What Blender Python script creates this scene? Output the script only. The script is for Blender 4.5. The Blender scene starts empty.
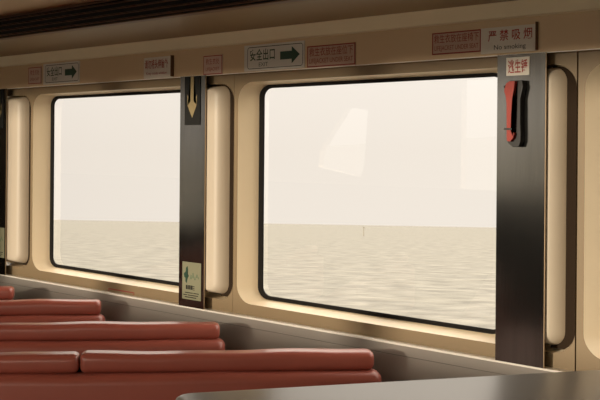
import bpy, bmesh, math, random
from mathutils import Vector, Matrix
random.seed(4)
S = bpy.context.scene
C = S.collection
PI = math.pi

# ------------------------------------------------------------------ materials
def mat(name, col, rough=0.5, metal=0.0, spec=0.5, var=0.0, vscale=6.0, bump=0.0, bscale=60.0, stretch=(1, 1, 1), coat=0.0):
    m = bpy.data.materials.new(name); m.use_nodes = True
    nt = m.node_tree; b = nt.nodes['Principled BSDF']
    b.inputs['Base Color'].default_value = (*col, 1)
    b.inputs['Roughness'].default_value = rough
    b.inputs['Metallic'].default_value = metal
    b.inputs['Specular IOR Level'].default_value = spec
    b.inputs['Coat Weight'].default_value = coat
    tc = nt.nodes.new('ShaderNodeTexCoord'); mp = nt.nodes.new('ShaderNodeMapping')
    mp.inputs['Scale'].default_value = stretch
    nt.links.new(tc.outputs['Object'], mp.inputs['Vector'])
    if var > 0:
        n = nt.nodes.new('ShaderNodeTexNoise'); n.inputs['Scale'].default_value = vscale; n.inputs['Detail'].default_value = 5
        nt.links.new(mp.outputs['Vector'], n.inputs['Vector'])
        mx = nt.nodes.new('ShaderNodeMix'); mx.data_type = 'RGBA'
        mx.inputs['A'].default_value = (*[max(0, c * (1 - var)) for c in col], 1)
        mx.inputs['B'].default_value = (*[min(1, c * (1 + var)) for c in col], 1)
        nt.links.new(n.outputs['Fac'], mx.inputs['Factor'])
        nt.links.new(mx.outputs['Result'], b.inputs['Base Color'])
    if bump > 0:
        n = nt.nodes.new('ShaderNodeTexNoise'); n.inputs['Scale'].default_value = bscale; n.inputs['Detail'].default_value = 4
        nt.links.new(mp.outputs['Vector'], n.inputs['Vector'])
        bp = nt.nodes.new('ShaderNodeBump'); bp.inputs['Strength'].default_value = bump; bp.inputs['Distance'].default_value = 0.01
        nt.links.new(n.outputs['Fac'], bp.inputs['Height'])
        nt.links.new(bp.outputs['Normal'], b.inputs['Normal'])
    return m

M = {}
M['cream'] = mat('cream_frame_plastic', (0.80, 0.66, 0.46), 0.42, var=0.05, vscale=3, bump=0.02)
M['cover'] = mat('pale_cover_plastic', (0.54, 0.46, 0.355), 0.5, var=0.06, vscale=5)
M['tan'] = mat('tan_wall_laminate', (0.235, 0.168, 0.092), 0.45, var=0.06, vscale=4)
M['beige'] = mat('beige_ceiling_panel', (0.62, 0.45, 0.27), 0.4, var=0.05, vscale=2)
M['covem'] = mat('pale_cove', (0.92, 0.82, 0.58), 0.42, var=0.04)
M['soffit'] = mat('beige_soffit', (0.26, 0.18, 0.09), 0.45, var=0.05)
M['grey'] = mat('grey_dado_laminate', (0.31, 0.28, 0.25), 0.45, var=0.05, vscale=3)
M['ledge'] = mat('pale_ledge_edge', (0.95, 0.90, 0.82), 0.35)
M['groove'] = mat('dark_joint', (0.03, 0.024, 0.02), 0.7)
M['rubber'] = mat('black_rubber', (0.006, 0.005, 0.004), 0.8, spec=0.15)
M['joint_shade'] = mat('painted_joint_shade', (0.024, 0.0145, 0.008), 0.8, spec=0.1)  # near-black colour that carries the shade of the groove
M['darkdado'] = mat('unseen_dark_dado', (0.022, 0.014, 0.010), 0.9, spec=0.05)
M['steel'] = mat('brushed_steel', (0.20, 0.193, 0.18), 0.14, metal=1.0, var=0.2, vscale=8, bump=0.01, bscale=40, stretch=(8, 8, 0.4))
M['steel_edge'] = mat('folded_steel_edge', (0.55, 0.42, 0.28), 0.35, metal=0.6)
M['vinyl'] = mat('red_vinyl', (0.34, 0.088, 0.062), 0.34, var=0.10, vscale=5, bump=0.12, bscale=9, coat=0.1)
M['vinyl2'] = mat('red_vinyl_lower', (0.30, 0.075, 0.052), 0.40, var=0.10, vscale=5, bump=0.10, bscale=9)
M['benchmetal'] = mat('bench_frame_paint', (0.10, 0.09, 0.085), 0.45, metal=0.3)
M['counter'] = mat('grey_counter_laminate', (0.115, 0.097, 0.080), 0.3, var=0.05, vscale=5)
M['counterbody'] = mat('grey_counter_body', (0.30, 0.27, 0.24), 0.5)
M['vent'] = mat('dark_brown_vent', (0.14, 0.07, 0.038), 0.5)
M['ventin'] = mat('vent_interior', (0.008, 0.006, 0.005), 0.8)
M['floor'] = mat('brown_floor_vinyl', (0.03, 0.019, 0.014), 0.85, spec=0.08, var=0.15, vscale=8)
M['opp'] = mat('cream_cabin_wall', (0.5, 0.43, 0.34), 0.5, var=0.04)
M['white_sign'] = mat('sign_white', (0.66, 0.61, 0.53), 0.4)
M['grey_sign'] = mat('sign_grey_white', (0.64, 0.61, 0.55), 0.4)
M['pink_sign'] = mat('sign_pale_pink', (0.62, 0.45, 0.37), 0.4)
M['rose_sign'] = mat('sign_faded_pink', (0.50, 0.33, 0.25), 0.4)
M['red_ink'] = mat('sign_red', (0.34, 0.03, 0.02), 0.5)
M['darkred_ink'] = mat('sign_dark_red', (0.27, 0.03, 0.022), 0.5)
M['green_ink'] = mat('sign_green', (0.005, 0.042, 0.02), 0.5)
M['black_ink'] = mat('sign_black', (0.010, 0.010, 0.009), 0.6, spec=0.2)
M['gold_ink'] = mat('arrow_gold', (0.27, 0.205, 0.095), 0.5)
M['sticker'] = mat('sticker_pale_green', (0.21, 0.205, 0.13), 0.4)
M['palegreen_ink'] = mat('faded_green_print', (0.10, 0.15, 0.085), 0.5)
M['hammer_red'] = mat('hammer_red_plastic', (0.30, 0.028, 0.015), 0.4)
M['hammer_black'] = mat('hammer_holder_black', (0.008, 0.007, 0.006), 0.45)
M['pole'] = mat('marker_grey', (0.15, 0.14, 0.12), 0.9)
M['lampw'] = mat('lamp_white', (0.8, 0.76, 0.7), 0.4)

def glass_mat():
    m = bpy.data.materials.new('window_glass'); m.use_nodes = True
    nt = m.node_tree; nt.nodes.clear()
    out = nt.nodes.new('ShaderNodeOutputMaterial'); mix = nt.nodes.new('ShaderNodeMixShader')
    tr = nt.nodes.new('ShaderNodeBsdfTransparent'); gl = nt.nodes.new('ShaderNodeBsdfGlossy')
    tr.inputs['Color'].default_value = (0.97, 0.96, 0.94, 1)
    gl.inputs['Roughness'].default_value = 0.0
    lw = nt.nodes.new('ShaderNodeFresnel'); lw.inputs['IOR'].default_value = 1.45
    dbl = nt.nodes.new('ShaderNodeMath'); dbl.operation = 'MULTIPLY'; dbl.inputs[1].default_value = 1.8; dbl.use_clamp = True   # two faces of the pane
    nt.links.new(lw.outputs[0], dbl.inputs[0]); nt.links.new(dbl.outputs[0], mix.inputs[0])
    nt.links.new(tr.outputs[0], mix.inputs[1]); nt.links.new(gl.outputs[0], mix.inputs[2])
    nt.links.new(mix.outputs[0], out.inputs[0])
    return m
M['glass'] = glass_mat()

def sea_mat():
    m = bpy.data.materials.new('muddy_sea_water'); m.use_nodes = True
    nt = m.node_tree; b = nt.nodes['Principled BSDF']
    b.inputs['Roughness'].default_value = 0.6
    b.inputs['Specular IOR Level'].default_value = 0.12
    tc = nt.nodes.new('ShaderNodeTexCoord')
    hs = []
    for sc, det, w in ((0.06, 4, 1.0), (0.33, 6, 0.8), (1.2, 3, 0.35)):
        mp = nt.nodes.new('ShaderNodeMapping'); mp.inputs['Scale'].default_value = (sc, sc * 1.0, sc)
        n = nt.nodes.new('ShaderNodeTexNoise'); n.inputs['Scale'].default_value = 1.0; n.inputs['Detail'].default_value = det
        nt.links.new(tc.outputs['Object'], mp.inputs['Vector']); nt.links.new(mp.outputs['Vector'], n.inputs['Vector'])
        mm = nt.nodes.new('ShaderNodeMath'); mm.operation = 'MULTIPLY'; mm.inputs[1].default_value = w / sc
        nt.links.new(n.outputs['Fac'], mm.inputs[0]); hs.append((mm, n))
    a = nt.nodes.new('ShaderNodeMath'); a.operation = 'ADD'
    nt.links.new(hs[0][0].outputs[0], a.inputs[0]); nt.links.new(hs[1][0].outputs[0], a.inputs[1])
    a2 = nt.nodes.new('ShaderNodeMath'); a2.operation = 'ADD'
    nt.links.new(a.outputs[0], a2.inputs[0]); nt.links.new(hs[2][0].outputs[0], a2.inputs[1])
    bp = nt.nodes.new('ShaderNodeBump'); bp.inputs['Strength'].default_value = 1.0; bp.inputs['Distance'].default_value = 0.22
    nt.links.new(a2.outputs[0], bp.inputs['Height']); nt.links.new(bp.outputs['Normal'], b.inputs['Normal'])
    mx = nt.nodes.new('ShaderNodeMix'); mx.data_type = 'RGBA'
    mx.inputs['A'].default_value = (0.088, 0.084, 0.073, 1); mx.inputs['B'].default_value = (0.165, 0.158, 0.138, 1)
    mr = nt.nodes.new('ShaderNodeMapRange'); mr.inputs['From Min'].default_value = 0.3; mr.inputs['From Max'].default_value = 0.68
    nt.links.new(hs[1][1].outputs['Fac'], mr.inputs['Value']); nt.links.new(mr.outputs[0], mx.inputs['Factor'])
    nt.links.new(mx.outputs['Result'], b.inputs['Base Color'])
    return m
M['sea'] = sea_mat()

# ------------------------------------------------------------------ mesh helpers
def obj(name, bm, m, parent=None, smooth=False, bevel=0.0, segs=2, angle=35):
    me = bpy.data.meshes.new(name)
    bmesh.ops.recalc_face_normals(bm, faces=bm.faces)
    bm.to_mesh(me); bm.free()
    o = bpy.data.objects.new(name, me); C.objects.link(o)
    for k in (m if isinstance(m, (list, tuple)) else [m]):
        me.materials.append(M[k])
    if smooth:
        for p in me.polygons: p.use_smooth = True
    if bevel:
        bv = o.modifiers.new('bevel', 'BEVEL'); bv.width = bevel; bv.segments = segs; bv.limit_method = 'ANGLE'
        bv.angle_limit = math.radians(40)
        for p in me.polygons: p.use_smooth = True
        w = o.modifiers.new('wn', 'WEIGHTED_NORMAL'); w.keep_sharp = True
    if parent: o.parent = parent
    return o

def empty(name, loc, rz=0.0):
    o = bpy.data.objects.new(name, None); C.objects.link(o); o.location = loc; o.rotation_euler = (0, 0, rz)
    o.empty_display_size = 0.05
    return o

def tag(o, label=None, cat=None, group=None, kind=None):
    if label: o['label'] = label
    if cat: o['category'] = cat
    if group: o['group'] = group
    if kind: o['kind'] = kind
    return o

def struct(o):
    o['kind'] = 'structure'; return o

def box(bm, x0, x1, y0, y1, z0, z1):
    v = [bm.verts.new((x, y, z)) for x in (x0, x1) for y in (y0, y1) for z in (z0, z1)]
    for f in ((0, 1, 3, 2), (4, 6, 7, 5), (0, 4, 5, 1), (2, 3, 7, 6), (0, 2, 6, 4), (1, 5, 7, 3)):
        bm.faces.new([v[i] for i in f])

def boxbm(*a):
    bm = bmesh.new(); box(bm, *a); return bm

def prism_xz(bm, pts, y0, y1):
    """outline in x,z extruded along y"""
    a = [bm.verts.new((x, y0, z)) for x, z in pts]; b = [bm.verts.new((x, y1, z)) for x, z in pts]
    fs = [bm.faces.new(a), bm.faces.new(b[::-1])]
    n = len(pts)
    for i in range(n):
        bm.faces.new((a[i], b[i], b[(i + 1) % n], a[(i + 1) % n]))
    bmesh.ops.triangulate(bm, faces=fs)

def profile_x(bm, prof, x0, x1, nx=1):
    """open profile (y,z) swept along x"""
    rings = []
    for i in range(nx + 1):
        x = x0 + (x1 - x0) * i / nx
        rings.append([bm.verts.new((x, y, z)) for y, z in prof])
    for i in range(nx):
        for j in range(len(prof) - 1):
            bm.faces.new((rings[i][j], rings[i + 1][j], rings[i + 1][j + 1], rings[i][j + 1]))

def rrect(x0, x1, z0, z1, rx, rz, n=10):
    """rounded rectangle points, counter-clockwise from bottom right corner"""
    pts = []
    for cx, cz, a0 in ((x1 - rx, z0 + rz, -90), (x1 - rx, z1 - rz, 0), (x0 + rx, z1 - rz, 90), (x0 + rx, z0 + rz, 180)):
        for k in range(n + 1):
            a = math.radians(a0 + 90 * k / n)
            pts.append((cx + rx * math.cos(a), cz + rz * math.sin(a)))
    return pts

def loft(bm, rings):
    vs = [[bm.verts.new(p) for p in r] for r in rings]
    n = len(vs[0])
    for a, b in zip(vs, vs[1:]):
        for i in range(n):
            bm.faces.new((a[i], a[(i + 1) % n], b[(i + 1) % n], b[i]))
    return vs

def lettering(name, s, x0, x1, z0, z1, y, m, parent, bold=0.0):
    """letters standing on a plate in the plane y, fitted into the given box"""
    cu = bpy.data.curves.new(name, 'FONT'); cu.body = s; cu.size = 1.0; cu.offset = bold; cu.extrude = 0.0
    t = bpy.data.objects.new(name + '_curve', cu); C.objects.link(t)
    dg = bpy.context.evaluated_depsgraph_get(); dg.update()
    me = bpy.data.meshes.new_from_object(t.evaluated_get(dg))
    bpy.data.objects.remove(t); bpy.data.curves.remove(cu)
    xs = [v.co.x for v in me.vertices]; ys = [v.co.y for v in me.vertices]
    ax, bx, ay, by = min(xs), max(xs), min(ys), max(ys)
    for v in me.vertices:
        v.co = Vector((x0 + (v.co.x - ax) / (bx - ax) * (x1 - x0), y, z0 + (v.co.y - ay) / (by - ay) * (z1 - z0)))
    me.materials.clear(); me.materials.append(M[m]); me.name = name
    o = bpy.data.objects.new(name, me); C.objects.link(o)
    o.parent = parent
    return o

# ------------------------------------------------------------------ the cabin shell
X0, X1, YB = -12.0, 7.0, -5.0
ZC = 2.32
struct(obj('floor', boxbm(X0, X1, YB - .2, 0.2, -0.1, 0.0), 'floor'))
# window side of the cabin: lower and upper hull
struct(obj('wall_front', boxbm(X0, X1, 0.055, 0.20, 0.0, 0.80), 'tan'))
bm = bmesh.new(); box(bm, X0, X1, 0.055, 0.20, 2.05, 2.7); struct(obj('wall_front_upper', bm, 'tan'))
# grey dado with a cap strip and a fine joint below it
dado = struct(empty('trim_1', (0, 0, 0)))
obj('dado_panel', boxbm(X0, X1, 0.003, 0.044, 0.0, 0.836), 'grey', dado)
obj('dado_joint', boxbm(X0, X1, 0.006, 0.044, 0.836, 0.8385), 'groove', dado)
obj('cap_rail', boxbm(X0, X1, 0.0, 0.044, 0.8385, 0.879), 'grey', dado)
obj('ledge_strip', boxbm(X0, X1, -0.006, 0.034, 0.879, 0.886), 'ledge', dado)['label'] = 'pale thin ledge edge'
# sign band and cove above the windows
band = struct(empty('trim_2', (0, 0, 0)))
obj('sign_band', boxbm(X0, X1, 0.0, 0.054, 1.985, 2.118), 'beige', band)
obj('band_edge_glint', boxbm(X0, X1, -0.002, 0.004, 1.983, 1.9862), 'ledge', band)  # pale strip paints the light reflected along the band's lower edge
ceil = struct(empty('ceiling', (0, 0, 0)))
bm = bmesh.new()
cove = [(0.055, 2.114), (0.001, 2.114), (-0.006, 2.118)]
for k in range(7):
    a = k / 6
    cove.append((-0.010 - 0.020 * a, 2.120 + 0.050 * a + 0.004 * math.sin(a * PI)))
cove += [(-0.033, 2.172)]
profile_x(bm, cove, X0, X1); obj('cove', bm, 'covem', ceil, smooth=False)
bm = bmesh.new(); profile_x(bm, [(-0.033, 2.172), (-0.040, 2.172), (-0.36, 2.203), (-0.372, 2.206)], X0, X1); obj('soffit_panel', bm, 'soffit', ceil)
bm = bmesh.new(); box(bm, X0, X1, YB - .2, -0.43, ZC, 2.7); obj('ceiling_panel', bm, 'beige', ceil)
bm = bmesh.new(); box(bm, X0, X1, -0.50, 0.2, 2.60, 2.7); obj('ceiling_back', bm, 'ventin', ceil)
# louvred air vent running along the soffit
vent = tag(empty('air_vent', (0, -0.40, 2.206)), 'long dark brown louvred air vent slot running along the ceiling above the windows', 'vent')
bm = bmesh.new(); box(bm, X0, X1, -0.02, 0.03, 0.0, 0.004); box(bm, X0, X1, -0.028, -0.02, 0.104, 0.110)
obj('vent_frame', bm, 'vent', vent)
obj('vent_cavity', boxbm(X0, X1, 0.02, 0.045, 0.004, 0.12), 'ventin', vent)
bm = bmesh.new()
for k in range(4):
    z = 0.012 + 0.025 * k; y = -0.004 - 0.004 * k
    vs = [bm.verts.new(p) for p in ((X0, y - .012, z), (X1, y - .012, z), (X1, y + .012, z + .012), (X0, y + .012, z + .012))]
    bm.faces.new(vs)
    vs2 = [bm.verts.new(p) for p in ((X0, y - .012, z + .003), (X1, y - .012, z + .003), (X1, y + .012, z + .015), (X0, y + .012, z + .015))]
    bm.faces.new(vs2); bm.faces.new((vs[0], vs[1], vs2[1], vs2[0]))
obj('louvre', bm, 'vent', vent)

# far ends and the opposite side with its own row of windows
struct(obj('wall_left', boxbm(X0 - .1, X0, YB - .2, 0.2, 0.0, 2.7), 'opp'))
struct(obj('wall_right', boxbm(X1, X1 + .1, YB - .2, 0.2, 0.0, 2.7), 'opp'))
WIN = [(a, b, 1.28, 2.31) for a, b in ((-3.62, -2.60), (-2.40, -0.70), (-0.50, 1.20), (1.40, 3.10), (3.30, 5.00))]
HX0, HX1, HZ0, HZ1 = -6.2, -4.6, 0.98, 2.2
bm = bmesh.new()
box(bm, X0, -8.0, YB - .08, YB, 0.0, 2.4); box(bm, -8.0, -7.1, YB - .08, YB, 0.0, 0.75); box(bm, -7.1, X1, YB - .08, YB, 0.0, 0.98); box(bm, -7.1, HX0, YB - .08, YB, 0.98, 2.4); box(bm, -8.0, -7.1, YB - .08, YB, 2.31, 2.4); box(bm, HX0, WIN[0][0], YB - .08, YB, 2.2, 2.4)  # far-left opening added to brighten the middle post's reflection
box(bm, HX1, WIN[0][0], YB - .08, YB, 0.98, 2.2)
# one opening with slanting sides, seen again as the pale patch mirrored in the large pane
hole = [(-5.586, 1.636), (-5.176, 2.086), (-4.866, 2.049), (-4.917, 1.456), (-4.974, 1.362), (-5.615, 1.455)]
outer = [(HX0, (HZ0 + HZ1) / 2), (HX0, HZ1), (HX1, HZ1), (HX1, (HZ0 + HZ1) / 2), (HX1, HZ0), (HX0, HZ0)]
loft(bm, [[(x, YB, z) for x, z in outer], [(x, YB, z) for x, z in hole], [(x, YB - .08, z) for x, z in hole], [(x, YB - .08, z) for x, z in outer]])
for a, b, z0, z1 in WIN:
    box(bm, a, b, YB - .08, YB, 0.98, z0); box(bm, a, b, YB - .08, YB, z1, 2.4)
for a, b in zip([w[1] for w in WIN], [w[0] for w in WIN[1:]] + [X1]):
    box(bm, a, b, YB - .08, YB, 0.98, 2.4)
struct(obj('wall_back', bm, 'opp'))
bm = boxbm(X0, -8.0, YB, YB + .02, 0.0, 1.28); box(bm, -8.0, -7.1, YB, YB + .02, 0.0, 0.75); box(bm, -7.1, X1, YB, YB + .02, 0.0, 1.28)
struct(obj('trim_3', bm, 'darkdado'))  # unseen dark dado, added to darken the reflections in the steel posts

# ------------------------------------------------------------------ window units
LIP, GY = 0.035, 0.125
def window_unit(n, s, period=1.89):
    root = struct(empty('window_%d' % n, (s, 0, 0)))
    e = period
    xr = e - 0.004
    ra = rrect(0.030, e - 0.003, 0.937, 1.944, 0.10, 0.085)           # front lip opening
    rg = rrect(0.076, e - 0.370, 0.953, 1.934, 0.075, 0.055)          # outer edge of the gasket
    ri = rrect(0.106, e - 0.388, 0.970, 1.919, 0.055, 0.042)          # edge of the clear glass
    # tan face around the opening, flat between the ledge and the band
    bm = bmesh.new()
    outer = []
    m = len(ra) // 4
    corners = [(xr, 0.80), (xr, 2.06), (0.0, 2.06), (0.0, 0.80)]
    for i, (x, z) in enumerate(ra):
        q, k = divmod(i, m); cx, cz = corners[q]; u = k / (m - 1)
        # walk from one side of the corner to the other
        if q == 0: p = (x + (cx - x) * min(1, 2 * u) if u < .5 else cx, cz if u <= .5 else cz + (z - cz) * (2 * u - 1))
        elif q == 1: p = (cx if u <= .5 else cx + (x - cx) * (2 * u - 1), z + (cz - z) * min(1, 2 * u) if u < .5 else cz)
        elif q == 2: p = (x + (cx - x) * min(1, 2 * u) if u < .5 else cx, cz if u <= .5 else cz + (z - cz) * (2 * u - 1))
        else: p = (cx if u <= .5 else cx + (x - cx) * (2 * u - 1), z + (cz - z) * min(1, 2 * u) if u < .5 else cz)
        outer.append(p)
    rings = []
    N = 3
    for j in range(N + 1):
        t = j / N
        rings.append([(a[0] + (b[0] - a[0]) * t, LIP, a[1] + (b[1] - a[1]) * t) for a, b in zip(ra, outer)])
    rings.append([(b[0], 0.16, b[1]) for b in outer])
    loft(bm, rings)
    o = obj('face_panel', bm, 'tan', root, smooth=True)
    o.data.set_sharp_from_angle(angle=math.radians(40))
    # cream reveal sloping from the lip down to the gasket
    bm = bmesh.new()
    rings = []
    for j in range(15):
        t = (j / 14) ** 1.6
        ring = []
        for a, b in zip(ra, rg):
            k = min(1.0, max(0.0, (a[0] - (e - 0.20)) / 0.14))             # 1 on the right-hand side, where the slope runs out flat
            d = t + (1 - (1 - t) ** 8 - t) * k
            ring.append((a[0] + (b[0] - a[0]) * t, LIP - 0.0015 + (GY - LIP + 0.0015) * d, a[1] + (b[1] - a[1]) * t))
        rings.append(ring)
    loft(bm, rings)
    obj('reveal', bm, 'cream', root, smooth=True)['label'] = 'cream sloping reveal'
    bm = bmesh.new()
    loft(bm, [[(x, GY + .004, z) for x, z in rg], [(x, GY - 0.004, z) for x, z in rg], [(x, GY - 0.004, z) for x, z in ri], [(x, GY + .004, z) for x, z in ri]])
    obj('gasket', bm, 'rubber', root)['label'] = 'black rubber gasket'
    bm = bmesh.new()
    bm.faces.new([bm.verts.new((x, GY + .001, z)) for x, z in rg])
    obj('pane', bm, 'glass', root)
    # rounded cream cover on the frame's right-hand upright
    bm = bmesh.new()
    rings = []
    for k in range(9):
        a = k / 8 * PI / 2
        ins = 0.066 * (1 - math.cos(a)); y = 0.110 - 0.107 * math.sin(a)
        rings.append([(x, y, z) for x, z in rrect(e - 0.36 + ins, e - 0.050 - ins, 0.958 + ins * .4, 1.938 - ins * .4, 0.055 - ins * .4, 0.055 - ins * .4, 8)])
    vs = loft(bm, rings); bm.faces.new(vs[-1])
    obj('upright_cover', bm, 'cover', root, smooth=True)['label'] = 'cream rounded upright cover'
    obj('shade_strip', boxbm(e - 0.120, e - 0.004, 0.056, 0.064, 0.950, 1.938), 'joint_shade', root)['label'] = 'dark brown strip painted as groove shade'  # dark strip paints the shade in the groove beside the cover
    # outer skin that closes the unit round the glass
    bm = bmesh.new()
    loft(bm, [[(x, GY + .012, z) for x, z in rg], [(b[0], 0.16, b[1]) for b in outer]])
    obj('outer_skin', bm, 'tan', root)
    return root
for n, s in enumerate((-6.16, -4.27, -2.385, -0.497, 1.395, 3.285)):
    window_unit(n + 1, s)

# ------------------------------------------------------------------ steel posts
PY0, PY1 = -0.007, -0.002
def post(x0, x1, label):
    r = tag(empty('steel_post', ((x0 + x1) / 2, 0, 0.886)), label, 'post', 'steel posts between the windows')
    h = (x1 - x0) / 2
    obj('post_face', boxbm(-h, h, PY0, PY1, 0.0, 1.985 - 0.886), 'steel', r)
    obj('folded_edge', boxbm(h, h + 0.002, PY0 + 0.001, PY1, 0.0, 1.985 - 0.886), 'steel_edge', r)
    return r
post(-2.79, -2.600, 'brushed steel post cut off by the left edge of the photo')
post(-0.862, -0.664, 'brushed steel post with the gold arrow plate, between the two windows')
post(1.076, 1.288, 'brushed steel post carrying the red hammer, right of the large window')

def arrow_plate(x0, label):
    r = tag(empty('arrow_sign', (x0, PY0, 1.752)), label, 'sign', 'black arrow signs on the steel posts')
    obj('plate', boxbm(0, 0.122, -0.003, 0, 0, 0.231), 'black_ink', r)
    pts = [(-.781, 1.983), (-.757, 1.983), (-.756, 1.866), (-.729, 1.897), (-.732, 1.847), (-.767, 1.787), (-.805, 1.845), (-.807, 1.899), (-.782, 1.866)]
    bm = bmesh.new(); prism_xz(bm, [(x + .829, z - 1.752) for x, z in pts], -0.0042, -0.003)
    obj('arrow', bm, 'gold_ink', r)['label'] = 'dull gold swallowtail arrow pointing down'
    return r
arrow_plate(-0.822, 'black plate with a gold downward arrow on the post between the windows')
arrow_plate(-2.752, 'black arrow plate half out of frame at the left edge of the photo')

def sticker(x0, label, bot):
    r = tag(empty('evacuation_sticker', (x0, PY0, bot)), label, 'sticker', 'pale green stickers low on the steel posts')
    obj('sheet', boxbm(0, 0.148, -0.0015, 0, 0, 0.178), 'sticker', r)
    bm = bmesh.new()
    prism_xz(bm, [(.012, .120), (.028, .132), (.030, .150), (.042, .158), (.046, .140), (.040, .128), (.052, .112), (.042, .098), (.036, .076), (.026, .084), (.028, .100), (.018, .104)], -0.0023, -0.0015)
    obj('running_figure', bm, 'green_ink', r)['label'] = 'dark green figure'
    bm = bmesh.new()
    for k, (a, b, z0, z1) in enumerate(((.064, .076, .098, .118), (.080, .092, .104, .128), (.096, .106, .096, .112), (.110, .122, .108, .124), (.124, .132, .102, .112))):
        prism_xz(bm, [(a, z0), (b, z0), (b - .003, z1), (a + .003, z1)], -0.0022, -0.0015)
    obj('pale_emblem', bm, 'palegreen_ink', r)['label'] = 'faded green print'
    bm = bmesh.new()
    for a, b in ((.030, .040), (.043, .047), (.050, .060), (.063, .068), (.071, .082)):
        box(bm, a, b, -0.0022, -0.0015, .048, .068)
    for zz in (.050, .058, .066):
        box(bm, .084, .098, -0.0022, -0.0015, zz - .003, zz)
    obj('bold_print', bm, 'black_ink', r)
    bm = bmesh.new()
    for z, a, b in ((.030, .022, .085), (.030, .090, .132), (.019, .010, .040), (.019, .046, .126), (.009, .022, .112)):
        box(bm, a, b, -0.0022, -0.0015, z, z + .004)
    obj('fine_print', bm, 'black_ink', r)
    return r
sticker(-0.832, 'pale green sticker low on the post between the two windows', 0.922)
sticker(-2.758, 'sliver of a pale sticker low on the leftmost post', 0.985)

# ------------------------------------------------------------------ signs on the band
def board(name, x0, x1, z0, z1, m, label, group=None, th=0.004):
    r = tag(empty(name, ((x0 + x1) / 2, 0.0, (z0 + z1) / 2)), label, 'sign', group)
    r['_o'] = 0
    del r['_o']
    w, h = (x1 - x0) / 2, (z1 - z0) / 2
    obj('board', boxbm(-w, w, -th, 0, -h, h), m, r)
    return r
def border(r, x0, x1, z0, z1, t, y, m, rad=0.0):
    cx, cz = r.location.x, r.location.z
    x0 -= cx; x1 -= cx; z0 -= cz; z1 -= cz
    bm = bmesh.new()
    if rad:
        o, i = rrect(x0, x1, z0, z1, rad, rad, 6), rrect(x0 + t, x1 - t, z0 + t, z1 - t, rad - t, rad - t, 6)
    else:
        o, i = [(x1, z0), (x1, z1), (x0, z1), (x0, z0)], [(x1 - t, z0 + t), (x1 - t, z1 - t), (x0 + t, z1 - t), (x0 + t, z0 + t)]
    loft(bm, [[(x, y, z) for x, z in o], [(x, y, z) for x, z in i]])
    return obj('border', bm, m, r)
def text(r, s, x0, x1, z0, z1, m, y=-0.0048, bold=0.0, name='lettering'):
    cx, cz = r.location.x, r.location.z
    return lettering(name, s, x0 - cx, x1 - cx, z0 - cz, z1 - cz, y, m, r, bold)

def exit_sign(dx, dz, sx, label):
    f = lambda x: -0.379 + (x + 0.379) * sx + dx
    r = board('exit_sign', f(-0.379), f(0.027), 1.989 + dz, 2.105 + dz, 'grey_sign', label, 'green exit signs on the band')
    border(r, f(-0.356), f(0.019), 1.998 + dz, 2.096 + dz, 0.0028, -0.0047, 'black_ink', 0.014)
    text(r, '安全出口', f(-0.337), f(-0.166), 2.034 + dz, 2.086 + dz, 'green_ink', bold=0.012)
    text(r, 'EXIT', f(-0.275), f(-0.212), 2.008 + dz, 2.025 + dz, 'green_ink', name='small_lettering')
    cx, cz = r.location.x, r.location.z
    bm = bmesh.new()
    prism_xz(bm, [(f(x) - cx, z + dz - cz) for x, z in ((-.130, 2.031), (-.053, 2.031), (-.053, 2.012), (-.002, 2.049), (-.053, 2.085), (-.053, 2.066), (-.130, 2.066))], -0.0052, -0.004)
    obj('arrow', bm, 'green_ink', r)['label'] = 'dark green arrow pointing right'
exit_sign(0, 0, 1.0, 'green and white exit sign with arrow above the large window')
exit_sign(-1.798, 0.004, 0.95, 'green and white exit sign with arrow at the far left of the band')

r = board('notice_sign', -2.347, -2.199, 2.000, 2.098, 'pink_sign', 'small pink red-bordered notice at the far left end of the band', 'red lettered notices on the band')
border(r, -2.345, -2.201, 2.002, 2.096, 0.004, -0.0047, 'red_ink')
text(r, '救生衣处', -2.325, -2.222, 2.052, 2.082, 'red_ink'); text(r, 'LIFEJACKET', -2.325, -2.222, 2.016, 2.036, 'red_ink', name='small_lettering')
r = board('notice_sign', -1.163, -0.932, 1.987, 2.090, 'white_sign', 'thick cream plaque with crowded red writing left of the middle post', 'red lettered notices on the band', th=0.014)
text(r, '请勿将头伸窗外', -1.155, -0.955, 2.034, 2.080, 'red_ink', y=-0.0148, bold=0.01); text(r, 'Keep inside window', -1.140, -0.965, 2.000, 2.018, 'red_ink', y=-0.0148, name='small_lettering')
bm = boxbm(0.1155, 0.122, -0.017, 0, -0.048, 0.054); obj('shadow_strip', bm, 'vent', r)['label'] = 'dark strip painted as side shadow'  # dark strip stands in for the shadow the plaque casts to its right
r = board('notice_sign', -0.685, -0.540, 1.985, 2.077, 'pink_sign', 'small pink red-bordered notice right above the middle post', 'red lettered notices on the band')
border(r, -0.683, -0.542, 1.987, 2.075, 0.004, -0.0047, 'red_ink')
text(r, '救生衣处', -0.665, -0.562, 2.034, 2.062, 'red_ink'); text(r, 'LIFEJACKET', -0.665, -0.562, 1.999, 2.020, 'red_ink', name='small_lettering')
r = board('notice_sign', 0.046, 0.338, 1.988, 2.078, 'rose_sign', 'faded pink red-framed notice just right of the exit sign over the large window', 'red lettered notices on the band')
border(r, 0.046, 0.338, 1.988, 2.078, 0.005, -0.0047, 'darkred_ink')
text(r, '救生衣放在座位下', 0.060, 0.325, 2.034, 2.070, 'darkred_ink', bold=0.004); text(r, 'LIFEJACKET UNDER SEAT', 0.060, 0.325, 1.998, 2.024, 'darkred_ink', name='small_lettering')
r = board('notice_sign', 0.757, 0.996, 2.003, 2.086, 'rose_sign', 'faded pink red-framed notice next to the no smoking plaque', 'red lettered notices on the band')
border(r, 0.757, 0.996, 2.003, 2.086, 0.005, -0.0047, 'darkred_ink')
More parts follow.
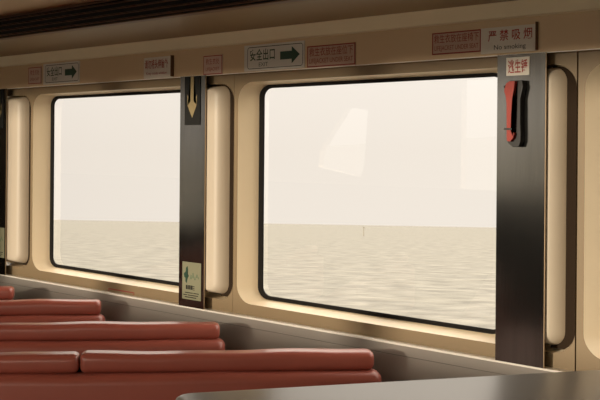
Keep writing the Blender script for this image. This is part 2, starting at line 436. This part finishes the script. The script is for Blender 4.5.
text(r, '救生衣放在座椅下', 0.767, 0.986, 2.046, 2.078, 'darkred_ink', bold=0.004); text(r, 'LIFEJACKET UNDER SEAT', 0.770, 0.984, 2.013, 2.036, 'darkred_ink', name='small_lettering')
r = board('notice_sign', 1.002, 1.247, 1.993, 2.086, 'white_sign', 'cream no smoking plaque with spaced red characters above the hammer post', 'red lettered notices on the band', th=0.012)
text(r, '严 禁 吸 烟', 1.036, 1.234, 2.036, 2.076, 'red_ink', y=-0.0128, bold=0.012); text(r, 'No smoking', 1.064, 1.206, 2.000, 2.022, 'black_ink', y=-0.0128, name='small_lettering')
bm = boxbm(0.1225, 0.126, -0.0125, 0, -0.044, 0.054); obj('shadow_strip', bm, 'vent', r)['label'] = 'dark strip painted as side shadow'  # painted shadow at the right of the no smoking plaque
# little plate over the hammer
r = board('hammer_sign', 1.112, 1.214, 1.909, 1.974, 'white_sign', 'small white plate with three red characters above the red hammer on the post', None, th=0.002)
r.location.y = PY0; r.location.x += 0.006
text(r, '逃生锤', 1.126, 1.212, 1.917, 1.966, 'red_ink', y=-0.0027, bold=0.014)
# label half hidden behind the ledge below the left window
r = board('outlined_label', -1.545, -1.306, 0.870, 0.903, 'tan', 'brown outlined label half hidden behind the ledge under the left window', None, th=0.001)
r.location.y = LIP
border(r, -1.545, -1.306, 0.870, 0.903, 0.005, -0.0016, 'darkred_ink')
text(r, 'IIIIIIIII', -1.50, -1.34, 0.897, 0.902, 'darkred_ink', y=-0.0018)

# ------------------------------------------------------------------ escape hammer in its holder
r = tag(empty('escape_hammer', (1.166, PY0, 1.66)), 'red escape hammer in a black holder on the right steel post', 'hammer')
bx = [(1.151, 1.890), (1.212, 1.890), (1.218, 1.866), (1.205, 1.823), (1.204, 1.744), (1.208, 1.676), (1.198, 1.655), (1.170, 1.655), (1.143, 1.669), (1.146, 1.713), (1.145, 1.833), (1.131, 1.857)]
bm = bmesh.new(); prism_xz(bm, [(x - 1.17, z - 1.66) for x, z in bx], -0.022, 0.0)
obj('holder', bm, 'hammer_black', r, bevel=0.004)
rd = [(1.139, 1.868), (1.146, 1.880), (1.160, 1.887), (1.190, 1.887), (1.184, 1.855), (1.176, 1.823), (1.172, 1.768), (1.170, 1.712), (1.188, 1.704), (1.184, 1.689), (1.168, 1.674), (1.151, 1.676), (1.150, 1.700), (1.148, 1.808), (1.143, 1.836), (1.135, 1.852)]
bm = bmesh.new(); prism_xz(bm, [(x - 1.17, z - 1.66) for x, z in rd], -0.036, -0.021)
h = obj('hammer', bm, 'hammer_red', r, bevel=0.005); h['label'] = 'red plastic hammer handle and head'
bm = bmesh.new()
bmesh.ops.create_cone(bm, cap_ends=True, segments=16, radius1=0.009, radius2=0.003, depth=0.014, matrix=Matrix.Translation((1.134 - 1.17, -0.028, 1.868 - 1.66)) @ Matrix.Rotation(-PI / 2, 4, 'Y'))
obj('striking_tip', bm, 'hammer_black', h, smooth=True)
bm = bmesh.new(); box(bm, 1.138 - 1.17, 1.178 - 1.17, -0.039, -0.018, 1.715 - 1.66, 1.722 - 1.66)
obj('clip', bm, 'hammer_black', r)

r.scale = (0.86, 1, 1)
# ------------------------------------------------------------------ benches
def cushion(bm, x0, x1, y0, y1, z0, z1, r, sag=0.0, seed=0):
    """soft slab: rounded cross-section swept along x, ends rounded in"""
    rnd = random.Random(seed)
    cyy, czz = (y0 + y1) / 2, (z0 + z1) / 2
    sec = []
    base = rrect(y0, y1, z0, z1, r, r, 6)
    n = max(14, int((x1 - x0) / 0.05))
    xs = []
    for k in range(6): xs.append(x0 + r * (1 - math.cos(k / 6 * PI / 2)))
    for k in range(n + 1): xs.append(x0 + r + (x1 - x0 - 2 * r) * k / n)
    for k in range(5, -1, -1): xs.append(x1 - r * (1 - math.cos(k / 6 * PI / 2)))
    ph = rnd.uniform(0, 6)
    rings = []
    for x in xs:
        e = 0.0
        d = min(x - x0, x1 - x)
        if d < r: e = r * (1 - math.sqrt(max(0, 1 - (1 - d / r) ** 2)))
        k_y = 1 - 1.5 * e / (y1 - y0) * 1.0; k_z = 1 - 1.3 * e / (z1 - z0)
        w = sag * (math.sin(x * 7.3 + ph) * 0.6 + math.sin(x * 17.1 + 2 * ph) * 0.4)
        rings.append([(x, cyy + (a - cyy) * k_y, czz + (b - czz) * k_z + w * (1 if b > czz else 0)) for a, b in base])
    vs = loft(bm, rings)
    bm.faces.new(vs[0]); bm.faces.new(vs[-1][::-1])

BA = math.atan2(0.813, 0.583)
def bench(loc, zt, n, label, seed, cl=1.1):
    rt = tag(empty('bench', (loc[0], loc[1], 0), BA), label, 'bench', 'red bench rows beside the window wall')
    L = n * cl
    x = 0.0
    for k in range(n):
        bm = bmesh.new(); cushion(bm, x - cl + 0.005, x + (0.015 if k == 0 else 0), -0.055, 0.055, zt - 0.072, zt, 0.026, 0.004, seed * 10 + k)
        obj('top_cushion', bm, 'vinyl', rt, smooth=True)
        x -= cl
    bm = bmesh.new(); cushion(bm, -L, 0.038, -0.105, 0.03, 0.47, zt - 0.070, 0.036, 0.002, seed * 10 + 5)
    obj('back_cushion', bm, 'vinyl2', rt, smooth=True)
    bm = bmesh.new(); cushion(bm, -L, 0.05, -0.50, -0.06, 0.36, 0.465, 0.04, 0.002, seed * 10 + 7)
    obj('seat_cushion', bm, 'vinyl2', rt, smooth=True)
    obj('back_board', boxbm(-L, -0.03, 0.03, 0.045, 0.30, zt - 0.03), 'benchmetal', rt)
    obj('base_rail', boxbm(-L, 0.0, -0.46, 0.02, 0.31, 0.355), 'benchmetal', rt)
    for lx in [0.0 - 0.04] + [-cl * (k + 1) + 0.04 for k in range(n)]:
        bm = bmesh.new(); box(bm, lx - .02, lx + .02, -0.42, -0.38, 0, 0.31); obj('leg', bm, 'benchmetal', rt)
        bm = bmesh.new(); box(bm, lx - .02, lx + .02, -0.02, 0.02, 0, 0.31); obj('leg', bm, 'benchmetal', rt)
    return rt
bench((0.560, -0.135), 0.87, 3, 'nearest red vinyl bench back, in two lengths with a gap at left', 1)
bench((-0.393, -0.142), 0.87, 3, 'second red vinyl bench back from the camera, ending below the middle post', 2)
bench((-1.377, -0.136), 0.87, 3, 'third red vinyl bench back, ending below the left window', 3)
bench((-2.176, -0.195), 0.87, 3, 'farthest red vinyl bench, only its end showing at the left edge of the photo', 4)

# ------------------------------------------------------------------ grey counter in the foreground
ca = math.atan2(0.917, 0.398)
ct = tag(empty('counter', (1.405, -1.256, 0), ca), 'pale grey counter top with a rounded end filling the bottom right foreground', 'counter')
bm = bmesh.new()
W, Dp = 1.31, 0.62
sh = rrect(-0.345, W, -Dp, 0.0, 0.05, 0.05, 8)
sh = [(x, y) for x, y in sh]
prof = [(0.0, 0.96), (0.0, 0.985), (0.004, 0.994), (0.010, 0.9985), (0.018, 1.0)]
cxm, cym = (W - 0.345) / 2, -Dp / 2
rings = []
for ins, z in prof:
    rings.append([(x + (cxm - x) * ins / 0.8, y + (cym - y) * ins / 0.31, z) for x, y in sh])
vs = loft(bm, rings); bm.faces.new(vs[-1]); bm.faces.new(vs[0][::-1])
obj('counter_top', bm, 'counter', ct, smooth=True).data.set_sharp_from_angle(angle=math.radians(50))
obj('front_panel', boxbm(-0.30, W - 0.02, -0.06, -0.03, 0.08, 0.96), 'counterbody', ct)
obj('back_panel', boxbm(-0.30, W - 0.24, -Dp + 0.04, -Dp + 0.06, 0.08, 0.96), 'counterbody', ct)
obj('side_panel', boxbm(-0.30, -0.28, -Dp + 0.06, -0.06, 0.08, 0.96), 'counterbody', ct)
obj('plinth', boxbm(-0.26, W - 0.26, -Dp + 0.08, -0.08, 0.0, 0.08), 'benchmetal', ct)

# ------------------------------------------------------------------ sea, marker, sky
n = Vector((-0.03968, 0.04808, 0.99806)).normalized()      # the vessel heels a little, so the sea lies tilted to the cabin
cam_p = Vector((3.8383, -3.4129, 1.64))
bm = bmesh.new()
R = 14000
vc = bm.verts.new((0, 0, 0)); rim = [bm.verts.new((R * math.cos(a * PI / 48), R * math.sin(a * PI / 48), 0)) for a in range(96)]
for i in range(96): bm.faces.new((vc, rim[i], rim[(i + 1) % 96]))
sea = obj('sea', bm, 'sea')
sea.location = cam_p - n * 6.0; sea.rotation_mode = 'QUATERNION'; sea.rotation_quaternion = Vector((0, 0, 1)).rotation_difference(n)
tag(sea, 'calm pale brown sea outside the windows', 'sea', kind='structure')
mk = tag(empty('channel_marker', (-450.17, 446.0, -44.07)), 'tiny thin marker post standing in the sea near the horizon', 'marker')
mk.rotation_mode = 'QUATERNION'; mk.rotation_quaternion = sea.rotation_quaternion
bm = bmesh.new(); bmesh.ops.create_cone(bm, cap_ends=True, segments=12, radius1=0.35, radius2=0.22, depth=4.4, matrix=Matrix.Translation((0, 0, 2.2))); obj('pole', bm, 'pole', mk)
bm = bmesh.new(); bmesh.ops.create_cone(bm, cap_ends=True, segments=12, radius1=0.5, radius2=0.5, depth=0.5, matrix=Matrix.Translation((0, 0, 4.6))); obj('topmark', bm, 'pole', mk)

w = bpy.data.worlds.new('hazy_sky'); S.world = w; w.use_nodes = True
nt = w.node_tree; nt.nodes.clear()
out = nt.nodes.new('ShaderNodeOutputWorld'); bg = nt.nodes.new('ShaderNodeBackground')
tc = nt.nodes.new('ShaderNodeTexCoord'); nt.links.new(bg.outputs[0], out.inputs[0])
def dotn(v):
    d = nt.nodes.new('ShaderNodeVectorMath'); d.operation = 'DOT_PRODUCT'; d.inputs[1].default_value = Vector(v).normalized()
    nt.links.new(tc.outputs['Generated'], d.inputs[0]); return d.outputs['Value']
def curve(val, lo, hi, stops):
    mr = nt.nodes.new('ShaderNodeMapRange'); mr.inputs['From Min'].default_value = lo; mr.inputs['From Max'].default_value = hi
    nt.links.new(val, mr.inputs['Value'])
    r = nt.nodes.new('ShaderNodeValToRGB'); nt.links.new(mr.outputs[0], r.inputs[0])
    el = r.color_ramp.elements
    el[0].position = stops[0][0]; el[0].color = (*stops[0][1], 1); el[1].position = stops[-1][0]; el[1].color = (*stops[-1][1], 1)
    for p, c in stops[1:-1]:
        e = el.new(p); e.color = (*c, 1)
    return r.outputs[0]
# thin overcast: pale at the horizon, several times brighter overhead, brightest on the sun's side
elev = curve(dotn((0, 0, 1)), 0.0, 1.0, [(0.0, (1.06, 0.975, 0.875)), (0.10, (1.14, 1.06, 0.97)), (0.22, (2.0, 1.78, 1.5)), (0.5, (4.0, 3.65, 3.2)), (1.0, (4.3, 3.95, 3.45))])
side = curve(dotn((0.55, -0.80, 0.10)), -1.0, 1.0, [(0.0, (0.93, 0.93, 0.93)), (0.25, (1.0, 1.0, 1.0)), (0.6, (1.15, 1.15, 1.15)), (1.0, (3.0, 2.95, 2.65))])
mu = nt.nodes.new('ShaderNodeMix'); mu.data_type = 'RGBA'; mu.blend_type = 'MULTIPLY'; mu.inputs['Factor'].default_value = 1.0
nt.links.new(elev, mu.inputs['A']); nt.links.new(side, mu.inputs['B'])
nt.links.new(mu.outputs['Result'], bg.inputs['Color']); bg.inputs['Strength'].default_value = 1.0

# daylight portals in the openings (they guide the sky light, they give off none themselves)
def portal(x0, x1, y, z0, z1, flip):
    l = bpy.data.lights.new('daylight_portal', 'AREA'); l.shape = 'RECTANGLE'; l.size = x1 - x0; l.size_y = z1 - z0; l.cycles.is_portal = True
    o = bpy.data.objects.new('daylight_portal', l); C.objects.link(o); o.location = ((x0 + x1) / 2, y, (z0 + z1) / 2)
    o.rotation_euler = (PI / 2 if flip else -PI / 2, 0, 0)
for a, b, z0, z1 in WIN: portal(a, b, YB - .09, z0, z1, True)
for s in (-4.27, -2.385, -0.497, 1.395, 3.285): portal(s + .13, s + 1.55, 0.17, 0.95, 1.94, False)

# low hazy sun on the far side of the vessel, shining across the cabin through the opposite windows
sl = bpy.data.lights.new('hazy_sun', 'SUN'); sl.energy = 3.8; sl.angle = math.radians(2.5); sl.color = (1.0, 0.86, 0.67)
so = bpy.data.objects.new('hazy_sun', sl); C.objects.link(so)
az, el = math.radians(11.0), math.radians(4.5)
sd = Vector((-math.sin(az) * math.cos(el), -math.cos(az) * math.cos(el), math.sin(el)))
so.rotation_mode = 'QUATERNION'; so.rotation_quaternion = sd.to_track_quat('Z', 'Y')
so.location = (-2, -12, 3)

# ------------------------------------------------------------------ camera
f = 1200.0; phi = 0.008
rt = Vector((0.66448, 0.74731, 0)); up = Vector((0, 0, 1)); fw = Vector((-0.74731, 0.66448, 0))
rc = rt * math.cos(phi) + up * math.sin(phi); uc = up * math.cos(phi) - rt * math.sin(phi)
cd = bpy.data.cameras.new('camera'); cam = bpy.data.objects.new('camera', cd); C.objects.link(cam)
cd.sensor_width = 36.0; cd.lens = f * 36.0 / 600.0; cd.shift_y = -50.5 / 600.0; cd.clip_start = 0.05; cd.clip_end = 30000
mtx = Matrix((rc, uc, -fw)).transposed().to_4x4(); mtx.translation = cam_p
cam.matrix_world = mtx
S.camera = cam
S.view_settings.view_transform = 'Standard'; S.view_settings.look = 'None'; S.view_settings.gamma = 1.0
S.view_settings.exposure = 0.0; S.view_settings.use_curve_mapping = False
S.cycles.max_bounces = 12; S.cycles.diffuse_bounces = 6; S.cycles.transparent_max_bounces = 12
S.cycles.sample_clamp_indirect = 6.0
